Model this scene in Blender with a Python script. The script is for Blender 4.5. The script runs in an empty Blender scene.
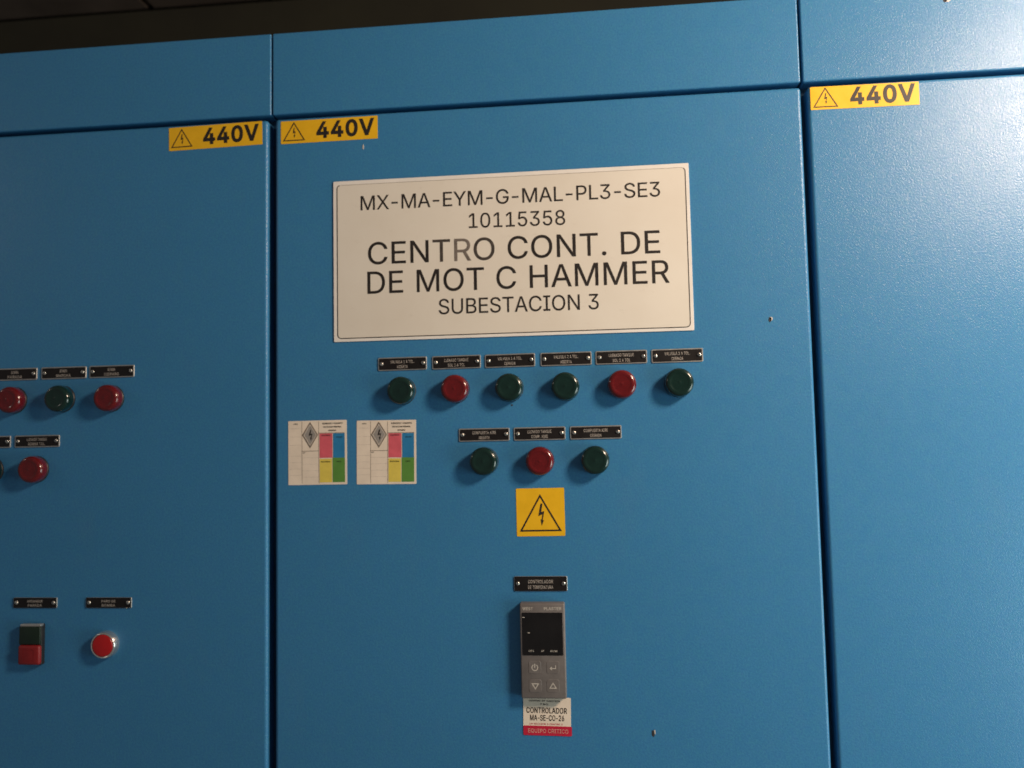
import bpy, bmesh, math, random
from mathutils import Vector, Matrix
from mathutils.geometry import delaunay_2d_cdt

random.seed(7)
S = bpy.context.scene
COL = S.collection
MM = 0.001
EYE = 1.45                      # height of the camera above the floor, metres
CAM_D = 0.9083                  # distance from the camera to the cabinet fronts

# ------------------------------------------------------------------ camera
cam = bpy.data.cameras.new('camera')
cam.sensor_width = 36.0
cam.lens = 36.0 * 830.0 / 1024.0
cam.clip_start = 0.01
cam.clip_end = 60.0
camo = bpy.data.objects.new('camera', cam)
COL.objects.link(camo)
RX = Vector((0.99442451, 0.10357238, -0.01981535))      # right
RF = Vector((-0.10195206, 0.99230623, 0.07024329))      # forward
RU = Vector((0.02693816, -0.06783144, 0.99733306))      # up
m3 = Matrix((RX, RU, -RF)).transposed()
camo.matrix_world = Matrix.Translation((0, -CAM_D, EYE)) @ m3.to_4x4()
cam.dof.use_dof = True             # a compact camera's soft focus
cam.dof.focus_distance = 0.80
cam.dof.aperture_fstop = 4.2
S.camera = camo

# ------------------------------------------------------------------ light and exposure
S.view_settings.view_transform = 'Standard'
S.view_settings.look = 'None'
S.view_settings.exposure = 0.0
S.view_settings.gamma = 1.0

w = bpy.data.worlds.new('World')
S.world = w
w.use_nodes = True
bg = w.node_tree.nodes['Background']
bg.inputs['Color'].default_value = (0.95, 0.97, 1.0, 1)
bg.inputs['Strength'].default_value = 0.10


def area_lamp(name, loc, target, size, watts, color, spread=180):
    l = bpy.data.lights.new(name, 'AREA')
    l.shape = 'DISK'
    l.size = size
    l.energy = watts
    l.color = color
    l.spread = math.radians(spread)
    o = bpy.data.objects.new(name, l)
    COL.objects.link(o)
    o.location = loc
    d = Vector(target) - Vector(loc)
    o.rotation_euler = d.to_track_quat('-Z', 'Y').to_euler()
    return o


KEY = area_lamp('work_lamp', (0.92, -0.67, EYE + 0.64), (0.0, 0.0, EYE - 0.05), 0.27, 20.5, (1.0, 0.76, 0.58))
LOW = area_lamp('low_fill_light', (1.12, -0.46, EYE - 0.36), (0.0, 0.0, EYE - 0.05), 0.70, 7.6, (0.85, 1.0, 0.95))  # unseen soft fill, added to brighten the lower right of the fronts
FILL = area_lamp('highlight_fill', (-2.1, -0.9, EYE + 0.75), (-0.3, 0, EYE), 0.12, 1.2, (1.0, 0.9, 0.8))  # weak fill added to put a small left highlight on the pilot lenses

GLYPH_DATA = """
A 480 16,0,201,509,276,509,463,0,395,0,287,302,264,372,232,478,245,478,213,371,191,302,85,0/110,142,110,199,370,199,370,142
B 456 60,0,60,509,241,509,289,504,329,491,359,469,381,442,394,410,398,374,395,344,387,320,373,301,356,286,336,275,315,267,315,262,339,257,363,245,385,227,402,203,414,173,418,136,413,100,400,67,377,39,344,18,301,4,247,0/125,57,245,57,296,63,330,80,349,105,355,137,352,161,342,184,327,203,306,218,279,228,248,231,125,231/125,285,238,285,265,288,288,296,308,309,323,326,333,348,336,372,330,403,313,429,283,446,240,452,125,452
C 510 267,-7,225,-3,186,7,150,25,119,49,91,80,70,115,53,156,43,203,40,254,43,305,53,352,70,393,91,429,119,460,150,484,186,501,225,512,267,516,305,513,340,504,373,490,402,471,427,447,448,418,463,385,473,348,408,348,401,373,389,395,375,413,357,428,337,440,315,449,292,454,267,456,223,450,184,432,150,403,125,364,109,314,103,254,109,194,125,145,151,105,184,76,223,59,267,53,292,55,315,60,337,69,357,81,375,96,389,114,401,136,408,160,473,160,463,124,448,91,428,62,402,38,373,19,341,5,305,-4
D 502 219,0,96,0,96,57,215,57,272,63,318,81,354,110,379,149,394,198,399,255,394,312,379,361,354,399,320,428,275,446,221,452,93,452,93,509,225,509,272,505,315,495,353,478,399,441,433,391,449,351,459,305,462,255,459,205,449,159,433,119,412,84,384,54,351,31,312,14,267,3/125,509,125,0,60,0,60,509
E 419 60,0,60,509,372,509,372,452,125,452,125,286,355,286,355,229,125,229,125,57,375,57,375,0
F 410 60,0,60,509,369,509,369,452,125,452,125,278,346,278,346,221,125,221,125,0
G 520 269,-7,226,-3,185,8,149,25,118,49,91,80,69,116,53,157,43,204,40,254,43,305,53,352,69,393,91,429,118,460,149,484,184,501,223,512,265,516,304,513,340,504,374,489,403,469,429,445,449,416,465,384,474,349,408,349,399,372,387,393,373,411,356,427,337,439,315,448,291,454,265,456,222,450,183,432,150,404,125,364,109,314,103,254,109,194,125,145,151,105,184,76,224,59,269,53,309,57,345,71,374,93,396,123,410,160,415,202,434,199,283,199,283,256,478,256,478,200,471,141,451,91,419,50,377,19,326,0
H 517 60,0,60,509,125,509,125,289,392,289,392,509,457,509,457,0,392,0,392,232,125,232,125,0
I 300 31,0,31,57,118,57,118,452,31,452,31,509,269,509,269,452,183,452,183,57,269,57,269,0
J 396 185,-7,124,3,75,33,52,63,38,101,33,145,33,173,98,173,98,145,104,104,122,74,149,56,185,50,220,56,248,74,266,104,272,145,272,509,336,509,336,145,332,101,317,63,294,33,246,3
K 467 104,145,104,216,139,261,174,303,212,344,364,509,448,509,231,276,228,276/60,0,60,509,125,509,125,334,124,225,125,193,125,0/372,0,188,259,228,309,449,0
L 393 60,0,60,509,125,509,125,57,361,57,361,0
M 628 60,0,60,509,152,509,277,187,287,159,299,123,311,84,322,49,307,49,318,83,330,121,342,158,352,187,476,509,568,509,568,0,504,0,504,291,504,327,505,369,506,413,507,457,513,457,498,409,482,363,467,322,456,291,342,0,286,0,170,291,159,321,145,361,129,408,112,457,119,457,120,416,121,372,122,328,122,291,122,0
N 523 60,0,60,509,136,509,343,183,363,151,388,107,414,55,405,54,401,108,399,157,399,195,399,509,463,509,463,0,387,0,202,290,177,331,148,381,108,452,119,454,122,384,124,328,125,291,125,0
O 533 267,-7,225,-3,186,7,150,25,119,49,92,80,70,115,54,156,44,203,40,254,44,305,54,352,70,393,92,429,119,460,150,484,186,501,225,512,267,516,309,512,348,501,384,484,415,460,442,429,464,393,480,352,490,305,493,254,490,203,480,156,464,115,442,80,415,49,384,25,348,7,309,-3/267,53,310,59,349,76,383,105,408,144,425,194,430,254,425,314,408,365,383,404,349,433,310,450,267,456,223,450,184,433,151,404,125,364,109,314,103,254,109,194,125,144,151,105,184,76,223,59
P 445 60,0,60,509,235,509,289,503,332,487,366,462,390,430,404,391,409,348,404,304,390,265,366,233,332,207,289,191,235,186,109,186,109,242,233,242,269,246,297,256,318,272,333,294,342,319,344,348,342,376,333,402,318,423,297,439,268,449,232,452,125,452,125,0
Q 533 245,159,313,159,369,85,384,65,468,-48,401,-48,346,27,331,46/267,-7,225,-3,186,7,150,25,119,49,92,80,70,115,54,156,44,203,40,254,44,305,54,352,70,393,92,429,119,460,150,484,186,501,225,512,267,516,309,512,348,501,384,484,415,460,442,429,464,393,480,352,490,305,493,254,490,203,480,156,464,115,442,80,415,49,384,25,348,7,309,-3/267,53,310,59,349,76,383,105,408,144,425,194,430,254,425,314,408,365,383,404,349,433,310,450,267,456,223,450,184,433,151,404,125,364,109,314,103,254,109,194,125,144,151,105,184,76,223,59
R 449 60,0,60,509,236,509,290,504,333,489,367,465,390,433,405,395,409,352,405,309,390,271,367,240,333,217,289,203,236,198,96,198,96,255,234,255,269,258,298,267,319,281,334,300,342,324,345,352,342,380,334,405,319,425,298,440,269,449,233,452,125,452,125,0/353,0,230,229,303,229,428,0
S 447 224,-9,172,-4,128,9,91,31,64,60,46,96,38,137,104,137,110,110,123,88,142,71,166,59,194,52,224,49,257,52,286,60,311,74,329,92,341,114,346,139,342,161,332,179,316,193,296,205,245,222,184,239,128,260,86,289,60,326,52,372,58,413,75,448,102,476,138,498,180,511,227,516,275,511,316,498,351,476,377,449,394,415,401,378,337,378,326,412,302,437,267,453,225,459,194,456,167,448,145,435,129,418,118,398,115,376,119,352,131,334,148,319,169,308,212,293,264,279,312,264,336,252,359,238,379,220,395,198,405,171,408,139,403,99,386,64,360,34,323,11,278,-4
T 449 32,452,32,509,417,509,417,452,257,452,257,0,193,0,193,452
U 517 259,-8,203,-2,154,15,114,43,85,80,66,124,60,173,60,509,124,509,124,178,128,144,141,113,160,87,187,68,220,56,259,52,298,56,331,68,357,87,377,113,389,144,393,178,393,509,457,509,457,173,451,124,433,80,403,43,363,15,315,-2
V 480 204,0,16,509,84,509,192,206,215,137,248,31,235,31,267,138,290,206,395,509,463,509,278,0
W 686 155,0,16,509,82,509,163,196,175,145,187,94,197,40,189,40,200,94,211,145,224,196,306,509,380,509,462,196,474,145,486,94,497,40,488,40,499,94,510,145,523,196,603,509,670,509,530,0,455,0,368,323,351,391,336,475,350,475,335,395,318,323,230,0
X 474 18,0,217,284,217,236,29,509,104,509,178,400,204,361,223,329,243,292,232,292,252,329,272,361,298,400,374,509,446,509,259,239,259,287,456,0,382,0,292,129,268,165,250,195,230,231,244,231,225,196,206,166,182,129,91,0
Y 472 203,0,203,208,16,509,91,509,192,344,222,292,250,230,224,230,251,293,280,344,381,509,455,509,268,208,268,0
Z 438 42,0,42,46,273,385,306,431,341,476,348,454,285,452,223,452,40,452,40,509,397,509,397,462,169,129,134,81,97,33,90,54,152,57,214,57,399,57,399,0
0 453 227,-7,174,1,130,24,95,62,69,113,57,154,50,202,48,254,50,306,57,354,69,395,95,447,130,484,174,508,227,516,279,508,323,484,358,447,384,395,396,354,403,306,405,254,403,202,396,154,384,113,359,62,323,24,279,1/227,50,261,56,290,74,313,103,330,144,340,194,344,254,340,314,330,365,313,405,290,435,261,453,227,460,192,453,163,435,140,405,123,365,113,314,109,254,113,194,123,144,140,103,163,74,192,56
1 453 76,0,76,55,391,55,391,0/276,509,276,0,212,0,212,448,209,448,86,358,86,427,198,509
2 453 64,0,64,47,234,229,282,282,299,305,311,327,318,348,320,371,317,397,308,419,293,436,273,449,250,457,224,460,196,457,172,447,153,433,139,413,130,390,127,362,66,362,71,405,86,442,111,473,143,496,182,511,225,516,268,511,306,497,337,474,361,445,376,411,381,372,378,345,371,318,357,290,336,259,306,223,267,180,153,60,153,57,389,57,389,0
3 453 218,-7,173,-3,133,10,98,30,70,57,52,91,44,132,109,132,115,107,126,87,144,71,165,59,191,52,219,50,248,53,275,61,297,74,315,93,325,116,329,145,326,172,316,196,299,217,275,234,242,244,201,248,157,248,157,299,288,448,288,452,70,452,70,509,372,509,372,461,211,278,211,289,264,288,308,276,344,253,371,222,387,186,393,145,387,103,370,66,344,36,309,12,266,-2
4 453 40,105,40,158,247,509,311,509,109,166,109,163,413,163,413,105/282,0,282,121,282,146,282,318,343,318,343,0
5 453 221,-7,178,-2,140,11,108,32,83,60,66,93,60,130,122,130,127,108,138,89,154,73,173,60,196,52,221,50,250,53,276,64,298,82,314,104,324,131,328,162,324,193,314,221,297,244,275,262,248,273,218,277,192,275,167,268,145,258,128,246,67,253,96,509,366,509,366,452,151,452,134,301,136,301,155,315,178,325,203,331,229,334,263,330,294,321,321,306,345,285,364,260,379,231,388,199,391,163,385,117,369,76,343,41,309,15,268,-1
6 453 226,-7,182,-1,142,15,109,40,84,74,69,115,64,162,68,199,80,239,102,285,137,340,252,509,322,509,151,261,145,261,165,288,196,307,214,312,235,314,278,309,316,295,346,271,370,240,384,201,389,157,384,112,368,73,343,39,310,14,271,-2/226,48,254,52,279,63,299,79,314,101,324,128,327,157,324,187,314,213,299,235,279,251,254,262,226,265,198,262,174,252,153,235,138,214,128,188,125,158,128,128,138,102,153,79,174,63,198,52
7 453 97,0,323,448,323,452,62,452,62,509,391,509,391,449,165,0
8 453 226,-7,178,-2,136,11,101,33,74,62,57,96,52,135,55,166,65,195,81,220,101,241,125,256,153,265,153,267,119,282,93,308,76,342,70,380,75,417,90,450,114,477,146,498,184,511,226,516,269,511,306,498,337,477,361,450,377,417,382,380,376,342,359,308,333,282,300,267,300,265,327,256,351,241,372,220,387,195,397,166,401,135,395,96,378,62,352,33,317,11,275,-2/226,49,258,52,285,60,307,74,323,91,333,113,337,139,333,165,322,189,305,208,283,223,256,232,226,235,196,232,169,223,147,208,130,189,119,165,115,139,119,113,129,91,145,74,167,60,195,52/226,290,252,292,274,300,293,313,307,330,316,351,319,376,316,399,308,420,294,437,275,449,252,457,226,460,200,457,177,449,159,437,145,420,136,399,133,376,136,351,145,330,159,313,178,300,201,292
9 453 226,516,271,510,310,494,343,468,368,434,384,393,389,347,385,309,373,270,350,224,315,168,200,0,130,0,301,248,307,248,287,221,257,202,238,196,218,195,175,199,137,214,106,237,83,269,68,307,64,352,69,397,85,436,110,469,143,494,182,510/226,460,199,457,174,446,154,429,138,407,129,381,125,352,129,322,138,295,154,274,174,257,199,247,226,243,254,247,279,257,299,273,314,295,324,321,327,350,324,381,314,407,299,429,279,446,254,457
. 188 95,-4,78,-1,63,9,53,24,50,41,53,59,63,73,78,83,95,87,113,83,128,73,138,59,141,41,138,24,128,9,113,-1
- 453 337,244,337,188,114,188,114,244
"""

# ------------------------------------------------------------------ materials
def new_mat(name):
    m = bpy.data.materials.new(name)
    m.use_nodes = True
    nt = m.node_tree
    return m, nt, nt.nodes['Principled BSDF'], nt.nodes, nt.links


def geo_pos(nodes, links, scale=(1, 1, 1)):
    g = nodes.new('ShaderNodeNewGeometry')
    mp = nodes.new('ShaderNodeMapping')
    mp.inputs['Scale'].default_value = scale
    links.new(g.outputs['Position'], mp.inputs['Vector'])
    return mp.outputs['Vector']


def noise(nodes, links, vec, scale, detail=2.0, rough=0.5):
    n = nodes.new('ShaderNodeTexNoise')
    n.inputs['Scale'].default_value = scale
    n.inputs['Detail'].default_value = detail
    n.inputs['Roughness'].default_value = rough
    links.new(vec, n.inputs['Vector'])
    return n.outputs['Fac']


def maprange(nodes, links, src, a, b, c, d):
    n = nodes.new('ShaderNodeMapRange')
    n.inputs['From Min'].default_value = a
    n.inputs['From Max'].default_value = b
    n.inputs['To Min'].default_value = c
    n.inputs['To Max'].default_value = d
    links.new(src, n.inputs['Value'])
    return n.outputs['Result']


def mixcol(nodes, links, fac, c1, c2, mode='MIX'):
    n = nodes.new('ShaderNodeMix')
    n.data_type = 'RGBA'
    n.blend_type = mode
    for sock, c in ((n.inputs[6], c1), (n.inputs[7], c2)):
        if hasattr(c, 'is_output'):
            links.new(c, sock)
        else:
            sock.default_value = (*c, 1)
    if hasattr(fac, 'is_output'):
        links.new(fac, n.inputs[0])
    else:
        n.inputs[0].default_value = fac
    return n.outputs[2]


def blue_paint():
    m, nt, p, N, L = new_mat('blue_textured_enamel')
    v = geo_pos(N, L)
    big = noise(N, L, v, 5.0, 4.0, 0.6)
    mid = noise(N, L, v, 60.0, 3.0, 0.6)
    c = mixcol(N, L, maprange(N, L, big, 0.3, 0.7, 0, 1), (0.037, 0.198, 0.400), (0.042, 0.214, 0.432))
    c = mixcol(N, L, maprange(N, L, mid, 0.35, 0.7, 0, 0.30), c, (0.050, 0.222, 0.425))
    # grime: fine dust stuck to the textured enamel
    dust = noise(N, L, geo_pos(N, L, (1, 1, 0.45)), 14.0, 5.0, 0.7)
    c = mixcol(N, L, maprange(N, L, dust, 0.56, 0.80, 0, 0.16), c, (0.12, 0.18, 0.22))
    # pigment mottling of the hammered enamel, slightly greener and bluer flecks
    pig = noise(N, L, v, 95.0, 3.0, 0.7)
    c = mixcol(N, L, maprange(N, L, pig, 0.40, 0.62, 0, 0.34), c, (0.046, 0.238, 0.375))
    pig2 = noise(N, L, v, 430.0, 2.0, 0.6)
    c = mixcol(N, L, maprange(N, L, pig2, 0.36, 0.64, 0, 0.55), c, (0.030, 0.155, 0.370))
    L.new(c, p.inputs['Base Color'])
    fine = noise(N, L, v, 950.0, 2.0, 0.55)
    orange = noise(N, L, v, 540.0, 2.0, 0.5)
    L.new(maprange(N, L, mid, 0.3, 0.7, 0.42, 0.54), p.inputs['Roughness'])

    def bump(src, strength, dist, prev=None):
        bn = N.new('ShaderNodeBump')
        bn.inputs['Strength'].default_value = strength
        bn.inputs['Distance'].default_value = dist
        L.new(src, bn.inputs['Height'])
        if prev:
            L.new(prev, bn.inputs['Normal'])
        return bn.outputs['Normal']
    L.new(bump(fine, 0.5, 0.00012, bump(orange, 0.6, 0.00018)), p.inputs['Normal'])
    # the clear top of the hammered enamel is glossier and carries the sparkle
    p.inputs['Coat Weight'].default_value = 0.60
    p.inputs['Coat Roughness'].default_value = 0.25
    L.new(bump(fine, 1.0, 0.00020, bump(orange, 1.0, 0.00032)), p.inputs['Coat Normal'])
    p.inputs['Specular IOR Level'].default_value = 0.22
    return m


def plain(name, col, rough=0.5, metal=0.0, var=0.12, scale=90.0, bump=0.0, spec=0.5, coat=0.0, sss=0.0, stretch=(1, 1, 1)):
    m, nt, p, N, L = new_mat(name)
    v = geo_pos(N, L, stretch)
    n = noise(N, L, v, scale, 3.0, 0.6)
    dark = tuple(x * (1 - var) for x in col)
    lite = tuple(min(1, x * (1 + var)) for x in col)
    L.new(mixcol(N, L, maprange(N, L, n, 0.3, 0.7, 0, 1), dark, lite), p.inputs['Base Color'])
    L.new(maprange(N, L, n, 0.3, 0.7, max(0.02, rough - 0.06), rough + 0.06), p.inputs['Roughness'])
    p.inputs['Metallic'].default_value = metal
    p.inputs['Specular IOR Level'].default_value = spec
    p.inputs['Coat Weight'].default_value = coat
    p.inputs['Coat Roughness'].default_value = 0.08
    if sss:
        p.inputs['Subsurface Weight'].default_value = sss
        p.inputs['Subsurface Radius'].default_value = (1.0, 0.3, 0.2)
        p.inputs['Subsurface Scale'].default_value = 0.004
    if bump:
        b = N.new('ShaderNodeBump')
        b.inputs['Strength'].default_value = 0.5
        b.inputs['Distance'].default_value = bump
        L.new(noise(N, L, v, scale * 3, 2.0), b.inputs['Height'])
        L.new(b.outputs['Normal'], p.inputs['Normal'])
    return m


def sign_mat():
    m, nt, p, N, L = new_mat('off_white_sign_vinyl')
    v = geo_pos(N, L)
    n = noise(N, L, v, 9.0, 4.0, 0.6)
    c = mixcol(N, L, maprange(N, L, n, 0.35, 0.7, 0, 1), (0.76, 0.72, 0.635), (0.71, 0.66, 0.57))
    s = noise(N, L, geo_pos(N, L, (1, 1, 2.2)), 45.0, 5.0, 0.7)
    c = mixcol(N, L, maprange(N, L, s, 0.60, 0.85, 0, 0.30), c, (0.42, 0.36, 0.28))
    L.new(c, p.inputs['Base Color'])
    p.inputs['Roughness'].default_value = 0.42
    return m


M = dict(
    blue=blue_paint(),
    carcass=plain('blue_carcass_shaded', (0.020, 0.085, 0.17), 0.55),  # the doors' blue, darkened to hold the shade inside the gaps
    sign=sign_mat(),
    signedge=plain('white_sign_edge', (0.80, 0.77, 0.72), 0.42, var=0.05, scale=30),
    paper=plain('white_sticker_paper', (0.80, 0.70, 0.58), 0.5, var=0.06, scale=60),
    ink=plain('black_print', (0.018, 0.014, 0.012), 0.5),
    worn=plain('worn_grey_print', (0.16, 0.135, 0.115), 0.55, var=0.35, scale=160),
    thin_ink=plain('faint_brown_print', (0.16, 0.12, 0.085), 0.6, var=0.3, scale=400),
    yellow=plain('yellow_vinyl', (0.82, 0.47, 0.010), 0.4, var=0.05, scale=70),
    alu=plain('brushed_aluminium', (0.60, 0.58, 0.54), 0.42, metal=0.85, stretch=(1, 1, 12), scale=120),
    screw=plain('nickel_screw', (0.66, 0.63, 0.57), 0.30, metal=0.9),
    plate=plain('black_anodised_plate', (0.010, 0.008, 0.008), 0.5, spec=0.3),
    engrave=plain('engraved_silver_letters', (0.46, 0.42, 0.38), 0.45, metal=0.1, var=0.3, scale=500),
    red_lens=plain('red_plastic_lens', (0.12, 0.005, 0.006), 0.2, var=0.10, coat=0.5, sss=0.25),
    green_lens=plain('dark_green_plastic_lens', (0.004, 0.020, 0.015), 0.2, var=0.15, coat=0.5),
    black=plain('black_plastic', (0.018, 0.018, 0.018), 0.38),
    window=plain('black_display_window', (0.010, 0.009, 0.009), 0.16, var=0.25, scale=40),
    grey=plain('grey_plastic_bezel', (0.150, 0.136, 0.130), 0.48, bump=0.00004),
    greyprint=plain('pale_grey_print', (0.50, 0.47, 0.42), 0.5),
    chrome=plain('chrome_ring', (0.78, 0.76, 0.72), 0.26, metal=0.9, var=0.04),
    red_btn=plain('red_button_plastic', (0.45, 0.010, 0.012), 0.34, var=0.06),
    green_btn=plain('dark_green_button_plastic', (0.008, 0.020, 0.011), 0.45),
    pink=plain('pink_print', (0.66, 0.115, 0.15), 0.5, var=0.10),
    sblue=plain('blue_print', (0.022, 0.20, 0.42), 0.5, var=0.10),
    syellow=plain('pale_yellow_print', (0.72, 0.58, 0.10), 0.5, var=0.08),
    sgreen=plain('green_print', (0.10, 0.26, 0.045), 0.5, var=0.08),
    sgrey=plain('grey_print', (0.30, 0.28, 0.26), 0.5, var=0.1),
    crimson=plain('crimson_print', (0.52, 0.012, 0.045), 0.5, var=0.06),
    chip=plain('bare_metal_chip', (0.55, 0.52, 0.48), 0.5),
    chipdark=plain('dark_chip', (0.03, 0.03, 0.035), 0.6),
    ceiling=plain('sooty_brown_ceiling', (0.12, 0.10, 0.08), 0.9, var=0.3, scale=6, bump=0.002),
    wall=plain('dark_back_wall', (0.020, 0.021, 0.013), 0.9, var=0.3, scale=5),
)

# ------------------------------------------------------------------ mesh helpers
# local axes of everything on the fronts: x right, z up (millimetres), depth d = millimetres out of the panel (towards -Y)


def V(x, d, z):
    return Vector((x * MM, -d * MM, z * MM))


def link(name, bm, mats, parent=None, loc=(0, 0, 0), smooth=None, label=None, group=None, kind=None):
    me = bpy.data.meshes.new(name)
    bm.normal_update()
    bm.to_mesh(me)
    bm.free()
    for m in (mats if isinstance(mats, (list, tuple)) else [mats]):
        me.materials.append(m)
    if smooth is not None:
        me.polygons.foreach_set('use_smooth', [True] * len(me.polygons))
        me.set_sharp_from_angle(angle=math.radians(smooth))
    o = bpy.data.objects.new(name, me)
    COL.objects.link(o)
    o.parent = parent
    o.location = loc
    for k, v in (('label', label), ('group', group), ('kind', kind)):
        if v:
            o[k] = v
    return o


def slab(bm, x0, x1, z0, z1, d0, d1, bevel=0.0, seg=3, mat=0):
    """box from depth d0 (back) to d1 (front), its front edges rounded"""
    vs = [bm.verts.new(V(x, d, z)) for d in (d0, d1) for x, z in ((x0, z0), (x1, z0), (x1, z1), (x0, z1))]
    fs = [bm.faces.new([vs[i] for i in q]) for q in ((3, 2, 1, 0), (4, 5, 6, 7), (0, 1, 5, 4), (1, 2, 6, 5), (2, 3, 7, 6), (3, 0, 4, 7))]
    for f in fs:
        f.material_index = mat
    if bevel:
        fr = set(fs[1].edges)
        side = [e for e in set(e for f in fs[2:] for e in f.edges) if e not in fr and e not in set(fs[0].edges)]
        r = bmesh.ops.bevel(bm, geom=list(fr) + side, offset=bevel * MM, segments=seg, affect='EDGES', profile=0.5)
        for f in r['faces']:
            f.material_index = mat


def rr_pts(x0, x1, z0, z1, r, n=4):
    out = []
    for cx, cz, a0 in ((x1 - r, z1 - r, 0), (x0 + r, z1 - r, 90), (x0 + r, z0 + r, 180), (x1 - r, z0 + r, 270)):
        for i in range(n + 1):
            a = math.radians(a0 + 90.0 * i / n)
            out.append((cx + r * math.cos(a), cz + r * math.sin(a)))
    return out


def prism(bm, pts, d0, d1, cham=0.0, mat=0, back=True):
    """outline (x,z) extruded from d0 to d1, front edge chamfered by cham"""
    n = len(pts)
    cx = sum(p[0] for p in pts) / n
    cz = sum(p[1] for p in pts) / n
    rings = [[bm.verts.new(V(x, d0, z)) for x, z in pts]]
    if cham:
        rings.append([bm.verts.new(V(x, d1 - cham, z)) for x, z in pts])
        ins = []
        for i in range(n):
            p, a, b = Vector(pts[i]), Vector(pts[i - 1]), Vector(pts[(i + 1) % n])
            t = ((p - a).normalized() + (b - p).normalized()).normalized()
            nrm = Vector((-t.y, t.x))
            if nrm.dot(Vector((cx, cz)) - p) < 0:
                nrm = -nrm
            q = p + nrm * cham
            ins.append((q.x, q.y))
        rings.append([bm.verts.new(V(x, d1, z)) for x, z in ins])
    else:
        rings.append([bm.verts.new(V(x, d1, z)) for x, z in pts])
    for a, b in zip(rings, rings[1:]):
        for i in range(n):
            j = (i + 1) % n
            bm.faces.new((a[i], a[j], b[j], b[i])).material_index = mat
    bm.faces.new(rings[-1]).material_index = mat
    if back:
        bm.faces.new(list(reversed(rings[0]))).material_index = mat
    bmesh.ops.recalc_face_normals(bm, faces=bm.faces[:])


def lathe(bm, prof, n=40, cx=0, cz=0, mat=0, closed=True):
    """profile of (radius, depth) turned about the outward axis"""
    rings = []
    for r, d in prof:
        if r < 1e-6:
            rings.append([bm.verts.new(V(cx, d, cz))])
        else:
            rings.append([bm.verts.new(V(cx + r * math.cos(2 * math.pi * i / n), d, cz + r * math.sin(2 * math.pi * i / n))) for i in range(n)])
    for a, b in zip(rings, rings[1:]):
        for i in range(n):
            j = (i + 1) % n
            if len(a) == 1 and len(b) == 1:
                continue
            if len(b) == 1:
                f = bm.faces.new((a[i], a[j], b[0]))
            elif len(a) == 1:
                f = bm.faces.new((a[0], b[j], b[i]))
            else:
                f = bm.faces.new((a[i], a[j], b[j], b[i]))
            f.material_index = mat
    bmesh.ops.recalc_face_normals(bm, faces=bm.faces[:])


def flat_tris(loops):
    """triangles of the region inside outlines that may overlap (non-zero winding, so reversed loops are holes)"""
    vs, es = [], []
    for l in loops:
        b0 = len(vs)
        vs += [Vector(p) for p in l]
        es += [(b0 + i, b0 + (i + 1) % len(l)) for i in range(len(l))]
    ov, _, of, _, _, _ = delaunay_2d_cdt(vs, es, [], 0, 1e-5)
    segs = [(l[i], l[(i + 1) % len(l)]) for l in loops for i in range(len(l))]
    out = []
    for f in of:
        x = sum(ov[i].x for i in f) / len(f)
        y = sum(ov[i].y for i in f) / len(f)
        wn = 0
        for (ax, ay), (bx, by) in segs:
            if (ay <= y) != (by <= y):
                side = (bx - ax) * (y - ay) - (x - ax) * (by - ay)
                if by > ay and side > 0:
                    wn += 1
                elif by <= ay and side < 0:
                    wn -= 1
        if wn:
            out.append(tuple(f))
    return [(p.x, p.y) for p in ov], out


def put_tris(bm, vs, tris, d, mat=0):
    mp = {}
    for t in tris:
        q = []
        for i in t:
            if i not in mp:
                mp[i] = bm.verts.new(V(vs[i][0], d, vs[i][1]))
            q.append(mp[i])
        if (q[1].co - q[0].co).cross(q[2].co - q[0].co).y > 0:
            q.reverse()
        try:
            bm.faces.new(q).material_index = mat
        except ValueError:
            pass


def fill(bm, loops, d, mat=0):
    vs, tris = flat_tris(loops)
    put_tris(bm, vs, tris, d, mat)


def rect(bm, x0, x1, z0, z1, d, mat=0):
    vs = [bm.verts.new(V(x, d, z)) for x, z in ((x0, z0), (x1, z0), (x1, z1), (x0, z1))]
    bm.faces.new(vs).material_index = mat


def stroke(bm, pts, w_, d, closed=False, mat=0):
    """a drawn line of width w_"""
    n = len(pts)
    P = [Vector(p) for p in pts]
    L_, R_ = [], []
    for i in range(n):
        a = P[i - 1] if (i > 0 or closed) else None
        b = P[(i + 1) % n] if (i < n - 1 or closed) else None
        d1 = (P[i] - a).normalized() if a is not None else None
        d2 = (b - P[i]).normalized() if b is not None else None
        t = ((d1 or d2) + (d2 or d1)).normalized()
        nr = Vector((-t.y, t.x))
        k = 1.0
        if d1 is not None and d2 is not None:
            k = 1.0 / max(0.35, nr.dot(Vector((-d1.y, d1.x))))
        L_.append(P[i] + nr * w_ / 2 * k)
        R_.append(P[i] - nr * w_ / 2 * k)
    lv = [bm.verts.new(V(p.x, d, p.y)) for p in L_]
    rv = [bm.verts.new(V(p.x, d, p.y)) for p in R_]
    for i in range(n if closed else n - 1):
        j = (i + 1) % n
        f = bm.faces.new((rv[i], rv[j], lv[j], lv[i]))
        f.material_index = mat


# ------------------------------------------------------------------ lettering (own outlines, cap height 509)
GLYPHS, TRIS = {}, {}
for line in GLYPH_DATA.strip().splitlines():
    k, adv, body = line.split(' ')
    loops = []
    for l in body.split('/'):
        q = [int(t) for t in l.split(',')]
        loops.append([(q[i], q[i + 1]) for i in range(0, len(q), 2)])
    GLYPHS[k] = (int(adv), loops)


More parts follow.
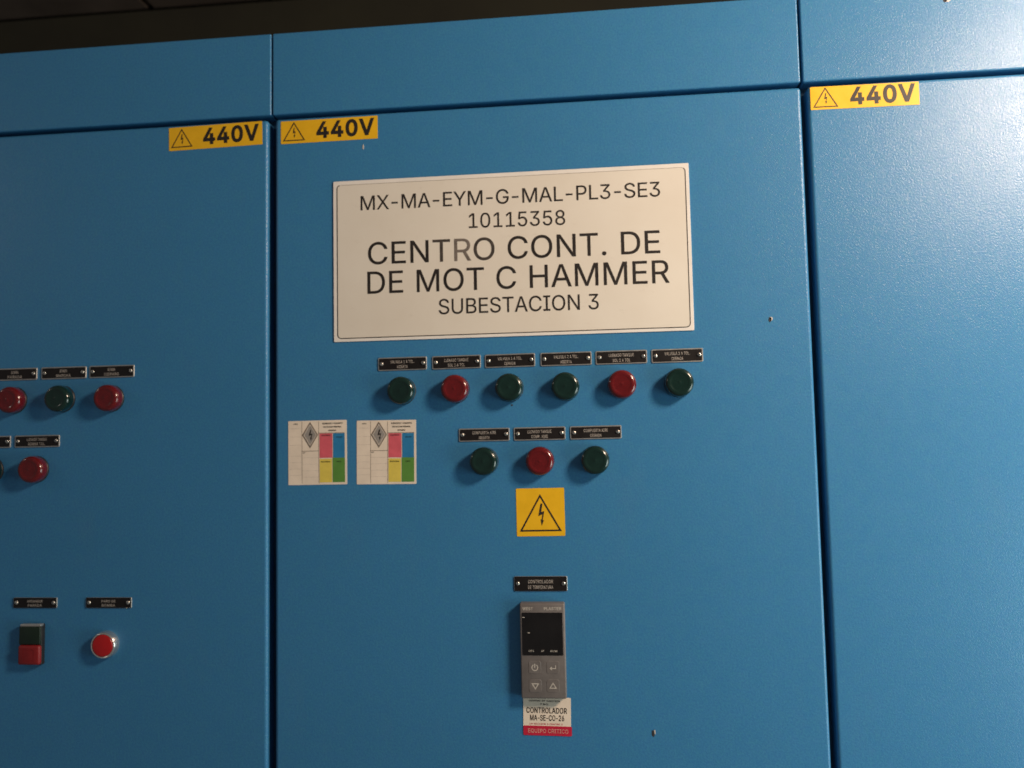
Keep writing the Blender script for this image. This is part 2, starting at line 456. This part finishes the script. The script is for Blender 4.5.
def embolden(loop, amt):
    P = [Vector(p) for p in loop]
    n = len(P)
    out = []
    for i in range(n):
        d1 = (P[i] - P[i - 1]).normalized()
        d2 = (P[(i + 1) % n] - P[i]).normalized()
        n1, n2 = Vector((-d1.y, d1.x)), Vector((-d2.y, d2.x))
        nr = (n1 + n2)
        if nr.length < 1e-4:
            nr = n1
        nr.normalize()
        k = min(1.6, 1.0 / max(0.3, nr.dot(n1)))
        q = P[i] + nr * amt * k
        out.append((q.x, q.y))
    return out


def write(bm, s, x0, z0, x1, cap, d, bold=0, z1=None, mats=None, mat=0, space=0):
    """text with its ink from x0 to x1, baseline z0 (to z1 at the right end), cap height cap; mats = {char index: material}"""
    cur, items = 0, []
    for i, ch in enumerate(s):
        if ch == ' ':
            cur += 215 + space
            continue
        adv, loops = GLYPHS[ch]
        if ch == '-':
            cur -= 30
            adv -= 30
        key = (ch, bold)
        if key not in TRIS:
            TRIS[key] = flat_tris([embolden(l, bold) for l in loops] if bold else loops)
        vs, tris = TRIS[key]
        items.append((i, [(x + cur, y) for x, y in vs], tris))
        cur += adv + space + bold * 1.6
    xs = [x for _, vs, _ in items for x, _ in vs]
    lo, hi = min(xs), max(xs)
    kx = (x1 - x0) / (hi - lo)
    ky = cap / (509.0 + 2 * bold)
    sl = 0.0 if z1 is None else (z1 - z0) / (x1 - x0)
    for i, vs, tris in items:
        put_tris(bm, [(x0 + (x - lo) * kx, z0 + (y + bold) * ky + (x - lo) * kx * sl) for x, y in vs], tris, d, (mats or {}).get(i, mat))


def bolt(bm, cx, top, h, w_, d, mat=0):
    """the lightning arrow of a high-voltage sign"""
    pts = [(0.10, 1.0), (0.38, 1.0), (0.16, 0.62), (0.62, 0.66), (0.36, 0.24), (0.56, 0.26), (0.20, 0.0), (0.04, 0.30), (0.20, 0.27), (0.34, 0.52), (-0.28, 0.44)]
    fill(bm, [[(cx + x * w_, top - h + z * h) for x, z in pts]], d, mat)


def copy_tree(o, parent=None):
    c = o.copy()
    COL.objects.link(c)
    c.parent = parent if parent is not None else o.parent
    for ch in list(o.children):
        copy_tree(ch, c)
    return c


# ------------------------------------------------------------------ the room behind the cabinets
def world_box(name, x0, x1, y0, y1, z0, z1, mat, label, kind='structure', bevel=0.0, parent=None):
    bm = bmesh.new()
    bmesh.ops.create_cube(bm, size=1.0)
    for v in bm.verts:
        v.co = Vector(((x0 + x1) / 2 + v.co.x * (x1 - x0), (y0 + y1) / 2 + v.co.y * (y1 - y0), (z0 + z1) / 2 + v.co.z * (z1 - z0)))
    if bevel:
        bmesh.ops.bevel(bm, geom=bm.edges[:], offset=bevel, segments=2, affect='EDGES')
    return link(name, bm, mat, parent=parent, label=label, kind=kind)


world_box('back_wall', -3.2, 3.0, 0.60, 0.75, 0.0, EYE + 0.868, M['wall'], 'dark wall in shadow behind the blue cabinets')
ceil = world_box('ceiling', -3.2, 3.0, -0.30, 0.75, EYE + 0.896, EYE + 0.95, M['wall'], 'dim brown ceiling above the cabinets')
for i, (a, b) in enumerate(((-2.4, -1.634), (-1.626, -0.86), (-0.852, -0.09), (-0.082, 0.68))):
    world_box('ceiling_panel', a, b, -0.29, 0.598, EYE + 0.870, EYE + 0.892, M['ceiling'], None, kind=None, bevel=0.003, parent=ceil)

# ------------------------------------------------------------------ the three cabinets
TOP, HB, DT, BOT = 483.5, 385.6, 380.2, -1400.0


def cabinet(x0, x1, door_x0, door_x1, head_x0, head_x1, label):
    root = bpy.data.objects.new('electrical_cabinet', None)
    COL.objects.link(root)
    root.location = (x0 * MM, 0, EYE)
    root['label'] = label
    root['category'] = 'electrical cabinet'
    root['group'] = 'blue steel cabinets standing side by side'
    ox = x0
    bm = bmesh.new()
    slab(bm, x0 + 0.6 - ox, x1 - 0.6 - ox, BOT - 40, TOP - 1.5, -480, -21)
    link('carcass', bm, M['carcass'], root)
    bm = bmesh.new()
    slab(bm, head_x0 - ox, head_x1 - ox, HB, TOP, -20, 0, bevel=1.6, seg=3)
    link('header_panel', bm, M['blue'], root)
    bm = bmesh.new()
    slab(bm, door_x0 - ox, door_x1 - ox, BOT, DT, -20, 0, bevel=3.6, seg=6)
    link('door', bm, M['blue'], root)
    return root


cab_l = cabinet(-968.0, -368.2, -964.0, -372.9, -966.5, -369.0,
                'dim left blue cabinet with small red lamps and two push buttons')
cab_c = cabinet(-367.8, 230.6, -363.6, 229.4, -367.2, 229.4,
                'middle blue cabinet carrying the large white sign and the grey controller')
cab_r = cabinet(231.2, 831.0, 236.3, 829.0, 232.0, 830.0,
                'brightly lit right blue cabinet with a bare door below one 440V sticker')


def at(root, x, z, d=0.0):
    """world plane millimetres to the cabinet's local frame"""
    return (x * MM - root.location.x, -d * MM, z * MM)


# ------------------------------------------------------------------ engraved nameplates
def plate_text(name, l1, l2, w_, h_, parent, dx1=13.5, dx2=5.5):
    bm = bmesh.new()
    if l1:
        write(bm, l1, -dx1, 0.55, dx1, h_ * 0.23, 0, bold=8, space=30)
    if l2:
        write(bm, l2, -dx2, -h_ * 0.34, dx2, h_ * 0.23, 0, bold=8, space=30)
    return link(name, bm, M['engrave'], parent, loc=(0, -1.42 * MM, 0))


bmS = bmesh.new()
lathe(bmS, [(2.15, 0), (2.15, 0.5), (1.75, 1.0), (1.0, 1.3), (0, 1.4)], n=16)
for sx in (-1,):
    slab(bmS, -1.7, 1.7, -0.28, 0.28, 1.0, 1.46, mat=1)
SCREW = link('screw', bmS, [M['screw'], M['black']], smooth=50)
SCREW_MESH = SCREW.data
bpy.data.objects.remove(SCREW)
# a screw is only linked as a child of its plate


def nameplate(root, x0, x1, z0, z1, lines, label, rim=True, tilt=0.0, dx=(13.5, 5.5)):
    w_, h_ = x1 - x0, z1 - z0
    bm = bmesh.new()
    prism(bm, rr_pts(-w_ / 2, w_ / 2, -h_ / 2, h_ / 2, 1.4, 3), 0, 1.0, 0.2)
    o = link('nameplate', bm, M['alu'], root, loc=at(root, (x0 + x1) / 2, (z0 + z1) / 2, 0.05), label=label, group='engraved nameplates on the doors')
    o.rotation_euler = (0, math.radians(tilt), 0)
    e = 1.15 if rim else 0.25
    bm = bmesh.new()
    prism(bm, rr_pts(-w_ / 2 + e + (0 if rim else 0.2), w_ / 2 - e - (0 if rim else 0.55), -h_ / 2 + e, h_ / 2 - e, 0.9, 3), 0.6, 1.25, 0.1)
    link('black_field', bm, M['plate'], o)
    plate_text('lettering', lines[0], lines[1], w_, h_, o, dx[0], dx[1])
    for s in (-1, 1):
        sc = bpy.data.objects.new('screw', SCREW_MESH)
        COL.objects.link(sc)
        sc.parent = o
        sc.location = V(s * (w_ / 2 - 4.1), 1.25, 0.3)
        sc.rotation_euler = (0, random.uniform(0, 3.14), 0)
    return o


c = cab_c
rowA = [(-243.8, -188.4), (-182.2, -127.6), (-122.8, -67.2), (-61.1, -5.2), (-0.8, 54.8), (59.6, 114.5)]
txtA = [('VALVULA 1 A TOL.', 'ABIERTA'), ('LLENADO TANQUE', 'SOL 1 A TOL'), ('VALVULA 1 A TOL.', 'CERRADA'),
        ('VALVULA 2 A TOL.', 'ABIERTA'), ('LLENADO TANQUE', 'SOL 2 A TOL'), ('VALVULA 2 A TOL.', 'CERRADA')]
hueA = ['green', 'red', 'green', 'green', 'red', 'green']
ordA = ['leftmost', 'second', 'third', 'fourth', 'fifth', 'rightmost']
for (a, b), t, hu, od in zip(rowA, txtA, hueA, ordA):
    nameplate(c, a, b, 82.9, 97.7, t, '%s black nameplate in the row under the white sign, above a %s lamp' % (od, hu),
              tilt=random.uniform(-0.35, 0.25), dx=(13.5, 9.5 if 'SOL' in t[1] else 6.2))
rowB = [(-153.3, -97.0), (-92.2, -35.8), (-30.6, 24.9)]
txtB = [('COMPUERTA AIRE', 'ABIERTA'), ('LLENADO TANQUE', 'COMP. AIRE'), ('COMPUERTA AIRE', 'CERRADA')]
for (a, b), t, hu, od in zip(rowB, txtB, ['green', 'red', 'green'], ['left', 'middle', 'right']):
    nameplate(c, a, b, 1.9, 16.3, t, '%s black nameplate of the lower row of three, above a %s lamp' % (od, hu), tilt=random.uniform(-0.2, 0.2),
              dx=(13.0, 9.0 if 'COMP' in t[1] else 6.2))
nameplate(c, -95.3, -37.6, -160.8, -144.8, ('CONTROLADOR', 'DE TEMPERATURA'), 'thick black nameplate just above the grey controller', rim=False, dx=(13.5, 13.5))
c = cab_l
for (a, b), t, lb in zip([(-707.6, -652.8), (-647.4, -591.6), (-587.6, -532.6)],
                         [('BOMBA', 'PARADA'), ('BOMBA', 'MARCHA'), ('BOMBA', 'DISPARO')],
                         ['dim nameplate cut by the left edge, above a red lamp', 'dim nameplate above the green lamp of the left door',
                          'dim nameplate above the right red lamp of the left door']):
    nameplate(c, a, b, 84.4, 98.6, t, lb, dx=(4.5, 9.0))
for (a, b), t, lb in zip([(-736.4, -684.2), (-678.9, -623.2)],
                         [('BOMBA', 'MARCHA'), ('LLENADO TANQUE', 'BOMBA TOL.')],
                         ['dim nameplate of the second left row, cut by the left edge',
                          'dim nameplate above the lone red lamp of the second left row']):
    nameplate(c, a, b, 5.4, 19.4, t, lb, dx=(12.5, 10.5))
nameplate(c, -676.3, -622.5, -179.1, -167.1, ('ARRANQUE', 'PARADA'), 'dim nameplate above the red and green double push button', rim=False, dx=(9.5, 8.5))
nameplate(c, -587.4, -532.3, -179.0, -167.0, ('PARO DE', 'BOMBA'), 'dim nameplate above the round red push button', rim=False, dx=(8.5, 8.0))


# ------------------------------------------------------------------ pilot lights
def pilot(mat):
    bm = bmesh.new()
    lathe(bm, [(0, 0), (15.6, 0), (15.6, 1.8), (15.0, 2.4), (14.4, 2.5), (14.4, 4.0)], n=44)
    collar = link('pilot_light', bm, M['black'], None, smooth=35)
    bm = bmesh.new()
    prof = [(14.2, 2.4), (15.2, 2.6), (15.5, 3.4), (15.4, 9.4)]
    for k in range(1, 8):
        a = math.radians(90 * k / 8.0)
        prof.append((15.4 - 4.4 * (1 - math.cos(a)), 9.4 + 4.9 * math.sin(a)))
    prof += [(10.4, 14.25), (9.6, 14.1), (9.0, 13.85), (8.2, 13.9), (7.4, 13.75), (6.2, 13.9), (5.2, 13.75), (4.0, 13.95), (2.6, 13.8), (1.2, 14.1), (0, 14.5)]
    lathe(bm, prof, n=44)
    link('lens', bm, mat, collar, smooth=32)
    return collar


protos = {'red': pilot(M['red_lens']), 'green': pilot(M['green_lens'])}
used = set()


def place_pilot(root, hue, x, z, label, group):
    if hue not in used:
        used.add(hue)
        o = protos[hue]
    else:
        o = copy_tree(protos[hue])
    o.parent = root
    o.location = at(root, x, z)
    o.rotation_euler = (0, random.uniform(0, 6.28), 0)
    o['label'] = label
    o['group'] = group
    return o


for x, z, hu, od in zip([-216.5, -156.0, -96.0, -34.6, 26.6, 87.4], [59.8, 60.3, 60.0, 59.6, 60.2, 60.4], hueA,
                        ['leftmost dark green lamp of the row of six', 'left red lamp of the row of six, between two green ones',
                         'second dark green lamp of the row of six, third from its left end', 'dark green lamp left of the right red one in the row of six',
                         'right red lamp of the row of six, last but one', 'rightmost dark green lamp of the row of six']):
    place_pilot(cab_c, hu, x, z, od, 'pilot lights in the upper row of the middle door')
for x, z, hu, od in zip([-125.4, -64.0, -4.4], [-20.0, -20.6, -20.8], ['green', 'red', 'green'],
                        ['left dark green lamp of the lower row of three', 'only red lamp in the lower row of three', 'right dark green lamp of the lower row of three']):
    place_pilot(cab_c, hu, x, z, od, 'pilot lights in the lower row of the middle door')
for x, z, hu, od in ((-680.5, 60.9, 'red', 'left red lamp of the left door, cut by the frame'), (-620.6, 60.9, 'green', 'dark green lamp between two red ones on the left door'),
                     (-560.4, 60.1, 'red', 'right red lamp of the upper row on the left door'), (-651.5, -20.2, 'red', 'red lamp alone in the second row of the left door'),
                     (-708.0, -20.4, 'green', 'dark green lamp nearly cut off at the left edge')):
    place_pilot(cab_l, hu, x, z, od, 'pilot lights on the left door')

# ------------------------------------------------------------------ 440V stickers
def sticker440(root, x0, x1, z0, z1, tilt, label):
    w_, h_ = x1 - x0, z1 - z0
    bm = bmesh.new()
    prism(bm, rr_pts(-w_ / 2, w_ / 2, -h_ / 2, h_ / 2, 0.5, 1), 0.0, 0.25)
    o = link('voltage_sticker', bm, M['yellow'], root, loc=at(root, (x0 + x1) / 2, (z0 + z1) / 2, 0.04), label=label, group='yellow 440V stickers')
    o.rotation_euler = (0, math.radians(tilt), 0)
    bm = bmesh.new()
    write(bm, '440V', -14.9, -9.3, w_ / 2 - 3.9, 20.0, 0.40, bold=29, z1=-8.9)
    link('lettering', bm, M['ink'], o)
    bm = bmesh.new()
    stroke(bm, [(-w_ / 2 + 3.6, -9.8), (-w_ / 2 + 28.0, -9.8), (-w_ / 2 + 15.8, 10.8)], 1.15, 0.40, closed=True)
    bolt(bm, -w_ / 2 + 15.4, 5.2, 12.2, 3.7, 0.40)
    link('warning_triangle', bm, M['ink'], o)


sticker440(cab_l, -493.2, -379.4, 350.4, 378.2, -0.9, 'yellow 440V sticker in the top right corner of the left door')
sticker440(cab_c, -357.0, -242.2, 350.2, 377.0, -0.15, 'yellow 440V sticker in the top left corner of the middle door')
sticker440(cab_r, 239.0, 352.2, 353.2, 378.6, 0.45, 'bright yellow 440V sticker at the top left of the right door')

# ------------------------------------------------------------------ the large identification sign
bm = bmesh.new()
prism(bm, rr_pts(-294.5, 106.2, 117.1, 302.0, 0.8, 1), 0.0, 1.2, 0.15)
sg = link('identification_sign', bm, M['signedge'], cab_c, loc=at(cab_c, 0, 0, 0.05), label='large off-white sign with black lettering reading CENTRO CONT. DE MOT C HAMMER')
bm = bmesh.new()
prism(bm, rr_pts(-290.0, 102.2, 120.9, 297.3, 4.2, 5), 1.0, 1.28)
link('cream_face', bm, M['sign'], sg)
bm = bmesh.new()
ring = rr_pts(-290.0, 102.2, 120.9, 297.3, 4.2, 5)
stroke(bm, ring[3:7], 0.30, 1.40, mat=1)
stroke(bm, ring[7:] + ring[:4], 0.95, 1.40)
link('border_line', bm, [M['ink'], M['thin_ink']], sg)
bm = bmesh.new()
D_ = 1.40
write(bm, 'MX-MA-EYM-G-MAL-PL3-SE3', -262.5, 267.0, 74.6, 16.6, D_, bold=3, z1=266.2, space=-14)
write(bm, '10115358', -138.3, 240.7, -30.2, 16.8, D_, bold=3, z1=239.4, space=-10)
write(bm, 'CENTRO CONT. DE', -254.3, 204.1, 72.6, 25.4, D_, bold=3, z1=203.2, mats={3: 2, 4: 1, 5: 2}, space=-4)
write(bm, 'DE MOT C HAMMER', -255.3, 170.6, 81.7, 25.4, D_, bold=3, z1=169.9, space=-4)
write(bm, 'SUBESTACION 3', -173.9, 144.4, 4.3, 17.2, D_, bold=3, z1=143.8, space=-12)
link('lettering', bm, [M['ink'], M['worn'], plain('half_worn_print', (0.055, 0.045, 0.038), 0.5, var=0.4, scale=160)], sg)

# ------------------------------------------------------------------ square warning sticker
bm = bmesh.new()
prism(bm, rr_pts(-26.3, 26.3, -25.9, 25.9, 0.7, 1), 0.0, 0.25)
ws = link('warning_sticker', bm, M['yellow'], cab_c, loc=at(cab_c, -64.9, -76.1, 0.04), label='square yellow high-voltage sticker with a black triangle below the lamps')
ws.rotation_euler = (0, math.radians(-0.3), 0)
bm = bmesh.new()
stroke(bm, [(-21.6, -19.9), (21.2, -19.9), (-0.2, 17.6)], 1.7, 0.42, closed=True)
link('warning_triangle', bm, M['ink'], ws)
bm = bmesh.new()
bolt(bm, -0.4, 9.2, 24.0, 7.2, 0.42)
link('lightning_arrow', bm, M['ink'], ws)


# ------------------------------------------------------------------ hazard stickers
def hazard(x0, x1, z0, z1, label, tilt):
    w_, h_ = x1 - x0, z1 - z0
    bm = bmesh.new()
    prism(bm, rr_pts(0, w_, -h_, 0, 0.5, 1), 0.0, 0.25)
    o = link('hazard_sticker', bm, M['paper'], cab_c, loc=at(cab_c, x0, z1, 0.04), label=label, group='hazard stickers side by side')
    o.rotation_euler = (0, math.radians(tilt), 0)
    X = lambda u: u * w_
    Z = lambda v: -v * h_
    cols = [M['pink'], M['sblue'], M['syellow'], M['sgreen']]
    for nm, m_, a, b, p, q in (('pink_field', 0, .535, .755, .205, .585), ('blue_field', 1, .765, .965, .205, .585),
                               ('yellow_field', 2, .535, .745, .60, .965), ('green_field', 3, .755, .965, .585, .965)):
        bm = bmesh.new()
        rect(bm, X(a), X(b), Z(q), Z(p), 0.38)
        link(nm, bm, cols[m_], o)
    bm = bmesh.new()
    for u in (.235, .522):
        stroke(bm, [(X(u), Z(.015)), (X(u), Z(.98))], 0.35, 0.38)
    stroke(bm, [(X(.235), Z(.475)), (X(.522), Z(.475))], 0.5, 0.38)
    stroke(bm, [(X(.522), Z(.198)), (X(.965), Z(.198))], 0.5, 0.38)
    for v in (.12, .25, .38, .55, .65, .75, .85):
        stroke(bm, [(X(.02), Z(v)), (X(.225), Z(v))], 0.10, 0.38)
    for v in (.58, .68, .78, .88):
        stroke(bm, [(X(.245), Z(v)), (X(.512), Z(v))], 0.10, 0.38)
    link('ruled_lines', bm, M['thin_ink'], o)
    bm = bmesh.new()
    write(bm, 'AREA', X(.09), Z(.058), X(.165), 1.3, 0.38, bold=14)
    write(bm, 'RIESGOS Y EQUIPO', X(.585), Z(.062), X(.93), 1.75, 0.38, bold=26)
    write(bm, 'PROTECCION PERSONAL', X(.60), Z(.115), X(.91), 1.55, 0.38, bold=26)
    write(bm, 'REQUERIDO', X(.69), Z(.170), X(.82), 1.55, 0.38, bold=26)
    write(bm, 'EPP', X(.25), Z(.51), X(.29), 1.3, 0.38, bold=14)
    for t, u0, u1, v in (('ELECTRICO', .57, .72, .245), ('SALUD', .82, .92, .275), ('REACTIVIDAD', .56, .715, .655), ('USO', .82, .90, .655)):
        write(bm, t, X(u0), Z(v), X(u1), 1.4, 0.50, bold=20)
    link('lettering', bm, M['ink'], o)
    bm = bmesh.new()
    cx, cz = X(.375), Z(.225)
    dia = lambda kx, kz: [(cx, cz + kz), (cx + kx, cz), (cx, cz - kz), (cx - kx, cz)]
    fill(bm, [dia(w_ * .128, h_ * .195)], 0.38, 0)
    stroke(bm, dia(w_ * .128, h_ * .195), 0.7, 0.48, closed=True, mat=3)
    stroke(bm, dia(w_ * .105, h_ * .160), 0.45, 0.48, closed=True, mat=1)
    bolt(bm, cx - .3, cz + 5.8, 12.0, 5.0, 0.48, mat=2)
    link('pictogram_diamond', bm, [M['sgrey'], M['paper'], M['ink'], M['thin_ink']], o)


hazard(-348.4, -280.6, -43.0, 28.9, 'left hazard sticker with pink, blue, yellow and green fields', -0.15)
hazard(-269.0, -201.4, -43.2, 27.8, 'right hazard sticker with pink, blue, yellow and green fields', 0.35)

# ------------------------------------------------------------------ temperature controller
# local origin: top left corner of the bezel
TC = bpy.data.objects.new('temperature_controller', None)
COL.objects.link(TC)
TC.parent = cab_c
TC.location = at(cab_c, -88.9, -171.9)
TC['label'] = 'grey upright digital controller with a dark display and four keys'
W_, H_ = 48.0, 99.4
bm = bmesh.new()
slab(bm, 0, W_, -H_, 0, 0, 10.6, bevel=1.5, seg=4)
link('bezel', bm, M['grey'], TC, smooth=30)
bm = bmesh.new()
prism(bm, rr_pts(2.2, 45.6, -54.4, -9.6, 1.0, 3), 9.8, 11.0, 0.25)
win = link('display_window', bm, M['window'], TC)
bm = bmesh.new()
rect(bm, 2.9, 5.4, -14.9, -14.2, 11.15)
rect(bm, 8.2, 10.6, -31.2, -30.4, 11.15)
write(bm, 'OP1', 9.0, -50.6, 14.6, 2.0, 11.15, bold=12)
write(bm, 'AT', 22.2, -50.6, 25.6, 2.0, 11.15, bold=12)
write(bm, 'ALM', 31.6, -50.6, 39.2, 2.0, 11.15, bold=16)
link('lettering', bm, M['greyprint'], win)
bm = bmesh.new()
write(bm, 'WEST', 3.0, -7.0, 14.2, 3.1, 10.72, bold=22)
write(bm, 'PLASTER', 26.0, -7.0, 44.6, 3.1, 10.72, bold=22)
link('lettering', bm, M['greyprint'], TC)
for bx, bz, kindk, lb in ((15.0, -66.8, 'power', 'key with the power symbol'), (34.2, -66.8, 'enter', 'key with the return arrow'),
                          (15.2, -86.0, 'down', 'key with the downward triangle'), (34.0, -86.0, 'up', 'key with the upward triangle')):
    bm = bmesh.new()
    prism(bm, rr_pts(-6.6, 6.6, -6.6, 6.6, 2.2, 4), 10.2, 10.82, 0.2)
    kb = link('key', bm, M['grey'], TC, loc=V(bx, 0, bz), smooth=40, label=lb)
    bm = bmesh.new()
    d = 10.95
    if kindk == 'power':
        arc = [(3.1 * math.cos(math.radians(a)), 3.1 * math.sin(math.radians(a)) - .2) for a in range(120, 421, 15)]
        stroke(bm, arc, 0.95, d)
        stroke(bm, [(0, 3.7), (0, -0.6)], 1.0, d)
    elif kindk == 'enter':
        stroke(bm, [(2.9, 2.4), (2.9, -1.0), (-1.2, -1.0)], 0.9, d)
        fill(bm, [[(-3.6, -1.0), (-1.0, 1.1), (-1.0, -3.1)]], d)
    else:
        s = 1 if kindk == 'up' else -1
        stroke(bm, [(-3.3, -2.2 * s), (3.3, -2.2 * s), (0, 3.0 * s)], 1.0, d, closed=True)
    sym = link('key_symbol', bm, M['greyprint'], TC, loc=V(bx, 0, bz))

# paper tag below the controller
bm = bmesh.new()
TW, TH = 51.0, 39.5
prism(bm, rr_pts(0, TW, -TH, 0, 0.8, 2), 0.0, 0.35)
tag = link('equipment_tag', bm, M['paper'], cab_c, loc=at(cab_c, -87.9, -272.4, 0.05), label='small white and crimson paper tag stuck below the grey controller')
tag.rotation_euler = (0, math.radians(0.9), 0)
bm = bmesh.new()
prism(bm, rr_pts(0.1, TW + 0.9, -TH - 0.3, -TH * 0.755, 1.2, 3), 0.40, 0.55)
link('crimson_band', bm, M['crimson'], tag)
bm = bmesh.new()
write(bm, 'CENTRO DE CONTROL', 6.0, -4.6, 40.0, 1.7, 0.5, bold=14)
write(bm, 'TAG', 18.0, -8.2, 27.0, 1.9, 0.5, bold=14)
write(bm, 'CONTROLADOR', 3.4, -16.6, 46.8, 6.0, 0.5, bold=14)
write(bm, 'MA-SE-CO-26', 7.4, -24.4, 43.8, 6.0, 0.5, bold=14)
write(bm, 'LA SECCION 3 CENTRO 3', 7.0, -28.6, 42.0, 1.6, 0.5, bold=10, mat=1)
write(bm, 'EQUIPO CRITICO', 5.2, -37.0, 48.0, 4.2, 0.70, bold=4, mat=2)
link('lettering', bm, [M['ink'], M['crimson'], plain('pale_pink_print', (0.72, 0.36, 0.30), 0.5)], tag)

# ------------------------------------------------------------------ push buttons of the left door
DB = bpy.data.objects.new('double_push_button', None)
COL.objects.link(DB)
DB.parent = cab_l
DB.location = at(cab_l, -650.4, -219.5)
DB['label'] = 'rectangular double push button, dark green above red'
bm = bmesh.new()
slab(bm, -13.2, 13.2, -22.4, 23.2, 0, 6.0, bevel=1.2, seg=3)
link('housing', bm, M['black'], DB)
bm = bmesh.new()
slab(bm, -11.5, 13.4, 21.2, 23.8, 3.0, 8.4, bevel=0.6, seg=2)
link('metal_lip', bm, M['alu'], DB)
bm = bmesh.new()
slab(bm, -13.0, 12.6, 1.0, 21.0, 3.0, 8.0, bevel=0.9, seg=3)
link('start_key', bm, M['green_btn'], DB, smooth=30, label='dark green upper key')
bm = bmesh.new()
slab(bm, -13.4, 13.0, -21.8, 0.2, 3.0, 9.6, bevel=2.6, seg=3)
sk = link('stop_key', bm, plain('dull_red_plastic', (0.22, 0.010, 0.012), 0.5), DB, smooth=30, label='red lower key')
bm = bmesh.new()
stroke(bm, rr_pts(-6.4, 6.4, -17.0, -4.6, 1.0, 2), 1.0, 9.72, closed=True)
link('stop_symbol', bm, plain('dark_red_print', (0.22, 0.008, 0.01), 0.5), sk)

bm = bmesh.new()
prof = [(15.2, 0), (15.2, 2.6), (14.6, 7.6), (14.0, 8.6), (13.3, 9.0), (12.5, 8.6), (12.4, 6.0)]
lathe(bm, prof, n=48)
rb = link('round_push_button', bm, M['chrome'], cab_l, loc=at(cab_l, -562.0, -219.2), smooth=35, label='round red push button in a chrome ring')
bm = bmesh.new()
lathe(bm, [(12.2, 5.0), (12.2, 8.2), (11.6, 8.9), (10.0, 9.2), (0, 9.5)], n=48)
link('button_cap', bm, M['red_btn'], rb, smooth=35)


# ------------------------------------------------------------------ flaked paint and a loose screw hole
def fleck(root, x, z, w_, h_, mat, dark=True):
    bm = bmesh.new()
    n = 9
    pts = []
    for i in range(n):
        a = 2 * math.pi * i / n
        k = random.uniform(0.7, 1.15)
        pts.append((w_ / 2 * k * math.cos(a), h_ / 2 * k * math.sin(a)))
    prism(bm, pts, 0.0, 0.35, 0.05)
    link('paint_chip', bm, mat, root, loc=at(root, x, z, 0.02))


for x, z, a, b, mt in ((187.6, 126.9, 3.6, 4.2, 'chip'), (186.4, 126.2, 3.0, 5.2, 'chipdark'), (50.4, -307.4, 2.4, 5.6, 'chip'),
                       (49.0, -308.6, 3.4, 6.6, 'chipdark'), (-259.2, 341.2, 1.5, 7.6, 'chip'), (-93.8, 41.1, 2.4, 2.2, 'chipdark')):
    fleck(cab_c, x, z, a, b, M[mt])
for x, z, a, b, mt in ((386.6, 467.2, 6.6, 6.0, 'chip'), (384.0, 466.0, 5.0, 5.0, 'chipdark')):
    fleck(cab_r, x, z, a, b, M[mt])
